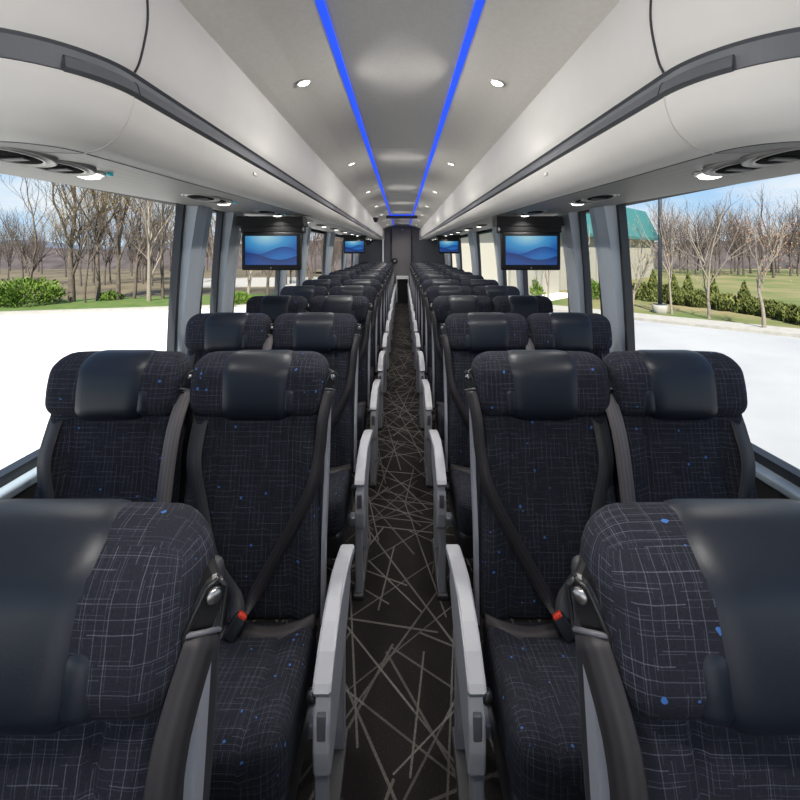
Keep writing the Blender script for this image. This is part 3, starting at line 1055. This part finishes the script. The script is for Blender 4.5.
# left: kerb, grass strip, field
A, B = Vector((-40.0, 12.5)), Vector((-3.0, 22.6))
u = (B - A).normalized(); nrm = Vector((-u.y, u.x))
def q(t, n): p = A + u * t + nrm * n; return (p.x, p.y)
ground_patch('kerb_left', [q(-60, 0), q(36, 0), q(36, .45), q(-60, .45)], 0.13, M['kerb'], 'pale kerb on the left')
ground_patch('grass_left', [q(-60, .45), q(36, .45), q(36, 5.5), q(-60, 5.5)], 0.12, M['grass2'], 'bright grass strip on the left')
ground_patch('field_left', [q(-60, 5.5), q(60, 5.5), q(60, 90), q(-60, 90)], 0.10, M['field'], 'dry field behind the trees')
ground_patch('far_road', [(-15.5, 31.0), (-4.0, 33.0), (-4.0, 44.0), (-20.5, 41.0)], 0.14, M['drive'] if 'drive' in M else M['kerb'], 'pale road beyond the left trees')
# right: drive, kerb, walk, lawn
A2 = Vector((13.0, 13.8)); u2 = Vector((-0.707, 0.707)); n2 = Vector((0.707, 0.707))
def q2(t, n): p = A2 + u2 * t + n2 * n; return (p.x, p.y)
M['drive'] = speckled('grey_concrete', (0.25, 0.25, 0.255), (0.29, 0.29, 0.292), 0.35, rough=0.9)  # darker, greyer tone than the rest of the lot
ground_patch('drive_right', [q2(-40, 0), q2(15, 0), (2.0, 24.0), (2.0, -20.0), (41, -20)], 0.02, M['drive'], 'pale grey drive on the right')
ground_patch('kerb_right', [q2(-40, 0), q2(12, 0), q2(12, .2), q2(-40, .2)], 0.13, M['kerb'], 'kerb on the right')
ground_patch('walk_right', [q2(-40, .2), q2(12, .2), q2(12, 1.5), q2(-40, 1.5)], 0.12, M['kerb'], 'pale walk on the right')
ground_patch('lawn_right', [q2(-60, 1.5), q2(10, 1.5), q2(10, 9), q2(45, 9), q2(45, 120), q2(-60, 120)], 0.10, M['grass'], 'lawn on the right')

def hill(name, x0, x1, y, h, m, label, seed, depth=14):
    rnd = random.Random(seed)
    n = 60
    rows = []
    for k in range(5):
        t = k / 4
        row = []
        for i in range(n + 1):
            x = x0 + (x1 - x0) * i / n
            hh = h * (0.75 + 0.45 * mnoise.noise((x * 0.03 + seed, k * 0.3, 0)) + 0.10 * mnoise.noise((x * 0.5, k, seed)))
            row.append((x, y + depth * t, G + hh * math.sin(t * PI / 2)))
        rows.append(row)
    g = grid(rows)
    o = obj(name, g, m)
    return tag(o, kind='structure', label=label)
hill('hill_left', -130, 5, 62, 5.2, M['hill'], 'brown wooded rise on the left', 3)
hill('hill_right', 20, 130, 62, 7.5, M['hill'], 'brown wooded rise on the right', 8)
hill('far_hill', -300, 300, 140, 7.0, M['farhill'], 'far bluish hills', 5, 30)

# bare trees -------------------------------------------------
def tree_data(seed, height, r0, spread=0.55, levels=6, fork=0.3, lean=0.0, kids=(5, 4, 3, 2, 2), min_r=0.005, trunk_f=0.30):
    rnd = random.Random(seed)
    trunk, br, tips = ([], []), ([], []), []
    def add(dst, pts, rad, n):
        V, Fc = tube(pts, rad, n, cap=False)
        k = len(dst[0])
        dst[0].extend(V)
        dst[1].extend(tuple(i + k for i in f) for f in Fc)
    def grow(p, d, length, r, lev):
        segs = 4 if lev < 2 else 3
        pts, rad = [p.copy()], [r]
        cur, dd = p.copy(), d.copy()
        for i in range(segs):
            dd = (dd + Vector((rnd.uniform(-1, 1), rnd.uniform(-1, 1), rnd.uniform(-.4, .9))) * (0.10 + 0.05 * lev)).normalized()
            cur = cur + dd * (length / segs)
            pts.append(cur.copy())
            rad.append(max(min_r * 0.6, r * (1 - 0.55 * (i + 1) / segs)))
        add(trunk if lev == 0 else br, pts, rad, 8 if lev == 0 else (5 if lev < 3 else 3))
        if lev >= levels - 1:
            tips.append(cur.copy())
            return
        nk = kids[min(lev, len(kids) - 1)] + rnd.randint(0, 1)
        for j in range(nk):
            t = rnd.uniform(fork, 0.98) if j else 1.0
            f = t * segs
            i = min(int(f), segs - 1)
            at = pts[i].lerp(pts[i + 1], f - i)
            base = (pts[i + 1] - pts[i]).normalized()
            side = base.orthogonal().normalized()
            side = Matrix.Rotation(rnd.uniform(0, 2 * PI), 3, base) @ side
            sp = spread * (0.45 if j == 0 else rnd.uniform(0.7, 1.3))
            nd = (base * math.cos(sp) + side * math.sin(sp) + Vector((0, 0, 0.18))).normalized()
            grow(at, nd, length * rnd.uniform(0.55, 0.78), max(min_r, r * (0.62 if j == 0 else 0.45)), lev + 1)
    grow(Vector((0, 0, -0.1)), Vector((lean, 0, 1)).normalized(), height * trunk_f, r0, 0)
    return trunk, br, tips

def buds(tips, seed, size, per=2, spreadr=0.35):
    rnd = random.Random(seed)
    V, Fc = [], []
    for t in tips:
        for _ in range(per):
            c = t + Vector((rnd.gauss(0, spreadr), rnd.gauss(0, spreadr), rnd.gauss(0, spreadr)))
            a = Vector((rnd.gauss(0, 1), rnd.gauss(0, 1), rnd.gauss(0, 1))).normalized() * size
            b = a.orthogonal().normalized() * size * 0.7
            k = len(V)
            V += [c - a, c + b, c + a, c - b]
            Fc.append((k, k + 1, k + 2, k + 3))
    return V, Fc

def tree(name, seed, height, r0, bark, bud=None, loc=(0, 0, G), rz=0, label=None, group=None, **kw):
    t, b, tips = tree_data(seed, height, r0, **kw)
    o = empty(name, loc, rz, label, 'tree', group)
    obj('trunk', t, bark, o)
    obj('branches', b, bark, o)
    if bud:
        obj('buds', buds(tips, seed, 0.026, 6, 0.45), bud, o)
    return o

# the row of trees on the left grass strip: (pixel x, pixel y of the foot, ...)
LT = [
    (72, 304, 11.5, 0.26, 'bark', None, 'large bare tree forking low beside the bright green bush on the left', 11, dict(spread=0.62, fork=0.2)),
    (85, 305, 9.0, 0.09, 'bark', 'bud_gold', 'slim bare tree just right of the low forked tree on the left', 12, {}),
    (97, 303, 12.5, 0.20, 'bark', 'bud_gold', 'upright bare tree with gold buds, second sturdy trunk from the left', 13, dict(spread=0.42)),
    (118, 302, 12.0, 0.19, 'bark', 'bud_orange', 'bare tree with orange buds at the middle of the left tree row', 14, dict(spread=0.40)),
    (134, 301, 11.0, 0.13, 'bark', 'bud_gold', 'thin bare tree between the orange-budded and the pale tree on the left', 15, dict(spread=0.45)),
    (149, 303, 12.0, 0.17, 'bark_pale', None, 'pale-barked bare tree near the window pillar on the left', 16, dict(spread=0.5, fork=0.25)),
    (163, 301, 12.0, 0.14, 'bark', None, 'dark bare tree nearest the window pillar on the left', 17, dict(spread=0.42)),
    (28, 301, 10.0, 0.13, 'bark', None, 'bare tree behind the bright green bush at the far left', 18, dict(spread=0.55)),
    (212, 303, 12.0, 0.16, 'bark', 'bud_gold', 'bare tree seen through the slit between the two left pillars', 19, dict(spread=0.45)),
    (248, 302, 10.0, 0.14, 'bark_pale', None, 'pale bare tree seen below the nearer left monitor', 20, dict(spread=0.55, fork=0.25)),
    (268, 300, 11.0, 0.14, 'bark', 'bud_gold', 'bare gold-budded tree behind the nearer left monitor', 21, dict(spread=0.5)),
    (312, 296, 13.0, 0.18, 'bark', 'bud_gold', 'bare tree in the left window behind the nearer monitor', 22, dict(spread=0.5)),
]
for px, py, h, r0, bk, bd, lab, sd_, kw in LT:
    p = gpt(px, py)
    tree('bare_tree', sd_, h, r0 * 0.72, M[bk], M[bd] if bd else None, (p.x, p.y, G + .1), sd_ * 1.3, lab, 'bare trees on the left grass strip', **kw)
# young trees along the right walk
RT = [
    (632, 310, 6.5, 0.06, 'bark_pale', 'bud_gold', 'slender pale young tree close to the right window pillar', 31),
    (672, 316, 7.5, 0.055, 'bark_pale', None, 'slender young tree just right of the lamp post', 32),
    (709, 321, 7.0, 0.07, 'bark_pale', None, 'pale young tree forking at shrub height in the middle of the right window', 33),
    (764, 331, 6.2, 0.07, 'bark_pale', 'bud_orange', 'young tree with orange twigs at the right part of the right window', 34),
    (548, 300, 6.0, 0.06, 'bark_pale', 'bud_gold', 'slender young tree seen below the nearer right monitor', 35),
    (587, 305, 6.0, 0.06, 'bark_pale', None, 'slender young tree seen through the slit between the right pillars', 36),
]
for px, py, h, r0, bk, bd, lab, sd_ in RT:
    p = gpt(px, py)
    tree('young_tree', sd_, h, r0, M[bk], M[bd] if bd else None, (p.x, p.y, G + .1), sd_ * 2.1, lab, 'young trees along the right walk', spread=0.55, fork=0.3, levels=4, kids=(4, 3, 3, 2))

# wood in the distance: copies of four trees
wood = [tree('woodland_tree', 60 + i, 12.0, 0.13, M['bark_far'], M['bud_orange'] if i % 2 else None, levels=5, spread=0.5, fork=0.2, kids=(5, 4, 3, 2), min_r=0.010, trunk_f=0.33) for i in range(4)]
rnd = random.Random(77)
first = set()
def put_wood(x_, y_, sc_, label, group):
    i = rnd.randrange(4)
    o = wood[i] if i not in first else copy_tree(wood[i])
    first.add(i)
    o.location = (x_, y_, G)
    o.rotation_euler = (0, 0, rnd.uniform(0, 6.28))
    o.scale = (sc_, sc_, sc_)
    tag(o, label, 'tree', group)
for k in range(60):
    d = rnd.uniform(32, 58)
    px = rnd.uniform(-30, 345)
    put_wood((px - 402) * d / F, d, rnd.uniform(0.55, 0.85), 'thin bare woodland tree in the brown wood behind the left tree row', 'woodland trees on the left')
for k in range(40):
    d = rnd.uniform(42, 58)
    px = rnd.uniform(665, 830)
    put_wood((px - 402) * d / F, d, rnd.uniform(0.6, 0.95), 'thin bare woodland tree in the brown wood behind the right lawn', 'woodland trees on the right')

# bushes
def foliage(seed, n, rx, ry, rz_, size, conical=False):
    rnd = random.Random(seed)
    V, Fc = [], []
    for _ in range(n):
        a = rnd.uniform(0, 2 * PI)
        if conical:
            t = 1 - math.sqrt(rnd.random()) if rnd.random() < .85 else rnd.random()
            rr = (1 - t) * rnd.uniform(0.5, 1.05)
            c = Vector((rx * rr * math.cos(a), ry * rr * math.sin(a), 2 * rz_ * t + 0.05))
        else:
            f = math.acos(rnd.uniform(-0.7, 1))
            rr = rnd.uniform(0.62, 1.05) * (1 + 0.18 * math.sin(3 * a + seed) * math.sin(2 * f))
            c = Vector((rx * rr * math.sin(f) * math.cos(a), ry * rr * math.sin(f) * math.sin(a), rz_ * (0.8 + rr * math.cos(f))))
        d = (Vector((c.x, c.y, 0)) * 0.6 + Vector((rnd.gauss(0, .4), rnd.gauss(0, .4), 0.8))).normalized()
        s_ = size * rnd.uniform(0.6, 1.3)
        b = d.cross(Vector((rnd.gauss(0, 1), rnd.gauss(0, 1), rnd.gauss(0, 1)))).normalized() * s_ * 0.4
        k = len(V)
        V += [c - d * s_, c + b, c + d * s_, c - b]
        Fc.append((k, k + 1, k + 2, k + 3))
    return V, Fc
def bush(name, px, py, seed, n, rx, rz_, size, m, label, conical=False, group=None, xy=None):
    p = gpt(px, py) if xy is None else Vector((xy[0], xy[1], G))
    o = empty(name, (p.x, p.y, G + .08), 0, label, 'bush', group)
    obj('foliage', foliage(seed, n, rx, rx, rz_, size, conical), m, o, smooth=False)
    obj('stem', tube([(0, 0, 0), (0.02, 0, rz_)], [0.05, 0.03], 6), M['bark'], o)
    return o
bush('leafy_bush', 24, 307, 1, 2600, 1.6, 0.75, 0.10, M['leaf'], 'big bright green bush on the left grass strip, left of the forked tree')
bush('leafy_bush', -6, 308, 2, 1500, 1.0, 0.5, 0.10, M['leaf'], 'bright green bush at the left edge of the left window')
bush('leafy_bush', 110, 302, 3, 500, 0.6, 0.3, 0.09, M['leaf'], 'small low green bush between trunks in the left tree row')
bush('leafy_bush', 236, 306, 4, 900, 0.8, 0.35, 0.09, M['leaf'], 'low green bush below the nearer left monitor')
SH = [(641, 301, 0, 'round shrub left of the lamp post'), (653, 303, 1, 'pointed shrub hidden partly by the lamp post'), (665, 303, 0, 'small round shrub just right of the lamp post'),
      (673, 305, 1, 'tall pointed shrub second to the right of the lamp post'), (681, 307, 0, 'low round shrub before the pair of pointed shrubs'), (688, 307, 1, 'pointed shrub left of the forked young tree'),
      (698, 309, 0, 'round shrub touching the forked young tree'), (713, 310, 1, 'pointed shrub behind the forked young tree'), (727, 313, 0, 'wide round shrub right of the forked young tree'),
      (744, 315, 1, 'tallest pointed shrub of the row, in the right part of the window'), (755, 317, 0, 'small shrub right of the tallest pointed shrub'), (773, 320, 0, 'round shrub right of the orange young tree'),
      (790, 324, 0, 'wide round shrub at the right edge of the view'), (806, 328, 0, 'round shrub cut by the right edge of the view')]
for i, (px, py, con, lab) in enumerate(SH):
    p = gpt(px, py)
    k = p.y / 20.0
    if con:
        bush('evergreen_shrub', px, py, 100 + i, 1300, 0.46 * k, 0.74 * k, 0.10, M['leaf2'], lab, True, 'evergreen shrubs along the right walk')
    else:
        bush('evergreen_shrub', px, py, 100 + i, 1300, 0.46 * k, 0.44 * k, 0.10, M['leaf2'], lab, False, 'evergreen shrubs along the right walk')
bush('leafy_bush', 530, 296, 41, 900, 1.0, 0.7, 0.11, M['leaf'], 'yellow-green bush before the pale building, below the nearer right monitor', True)
bush('leafy_bush', 590, 300, 42, 900, 0.9, 0.6, 0.11, M['leaf'], 'green bush seen through the slit between the right pillars')
bush('leafy_bush', 482, 290, 43, 700, 0.9, 0.8, 0.12, M['leaf'], 'green bush beside the pale far building')

# lamp post
p = gpt(660, 315)
o = empty('lamp_post', (p.x, p.y, G), 0, 'dark tall lamp post on a concrete footing by the right walk', 'lamp post')
obj('footing', lathe([(0.30, -0.05), (0.30, 0.42), (0.28, 0.45)], 20), M['kerb'], o)
obj('base_plate', box(-.2, .2, -.2, .2, .45, .50), M['pole'], o, smooth=False)
obj('pole', tube([(0, 0, .5), (0, 0, 8.5)], [0.085, 0.07], 12), M['pole'], o)
obj('lamp_head', rbox((-0.5, 0, 8.45), (0.9, 0.3, 0.12), 0.04, (2, 1, 1)), M['pole'], o)

# buildings
bp, bq = Vector((27.0, 45.0)), Vector((6.2, 24.2))
dv = (bq - bp); L = dv.length
o = empty('warehouse', (bp.x, bp.y, G), math.atan2(dv.y, dv.x), 'beige warehouse with a teal metal roof beyond the right lawn', 'building')
obj('wall', box(0, L, -14, 0, 0, 4.0), M['beige'], o, smooth=False)
n_ = 9
for k in range(n_ + 1):
    obj('wall_joint', box(L * k / n_ - .06, L * k / n_ + .06, -.02, .03, 0, 4.0), M['beige2'], o, smooth=False)
obj('roof', prism([(-14.3, 3.9), (0.45, 3.9), (0.45, 4.15), (-0.9, 7.1), (-14.3, 7.1)], 0, -0.4, L + .4), M['teal'], o, smooth=False)
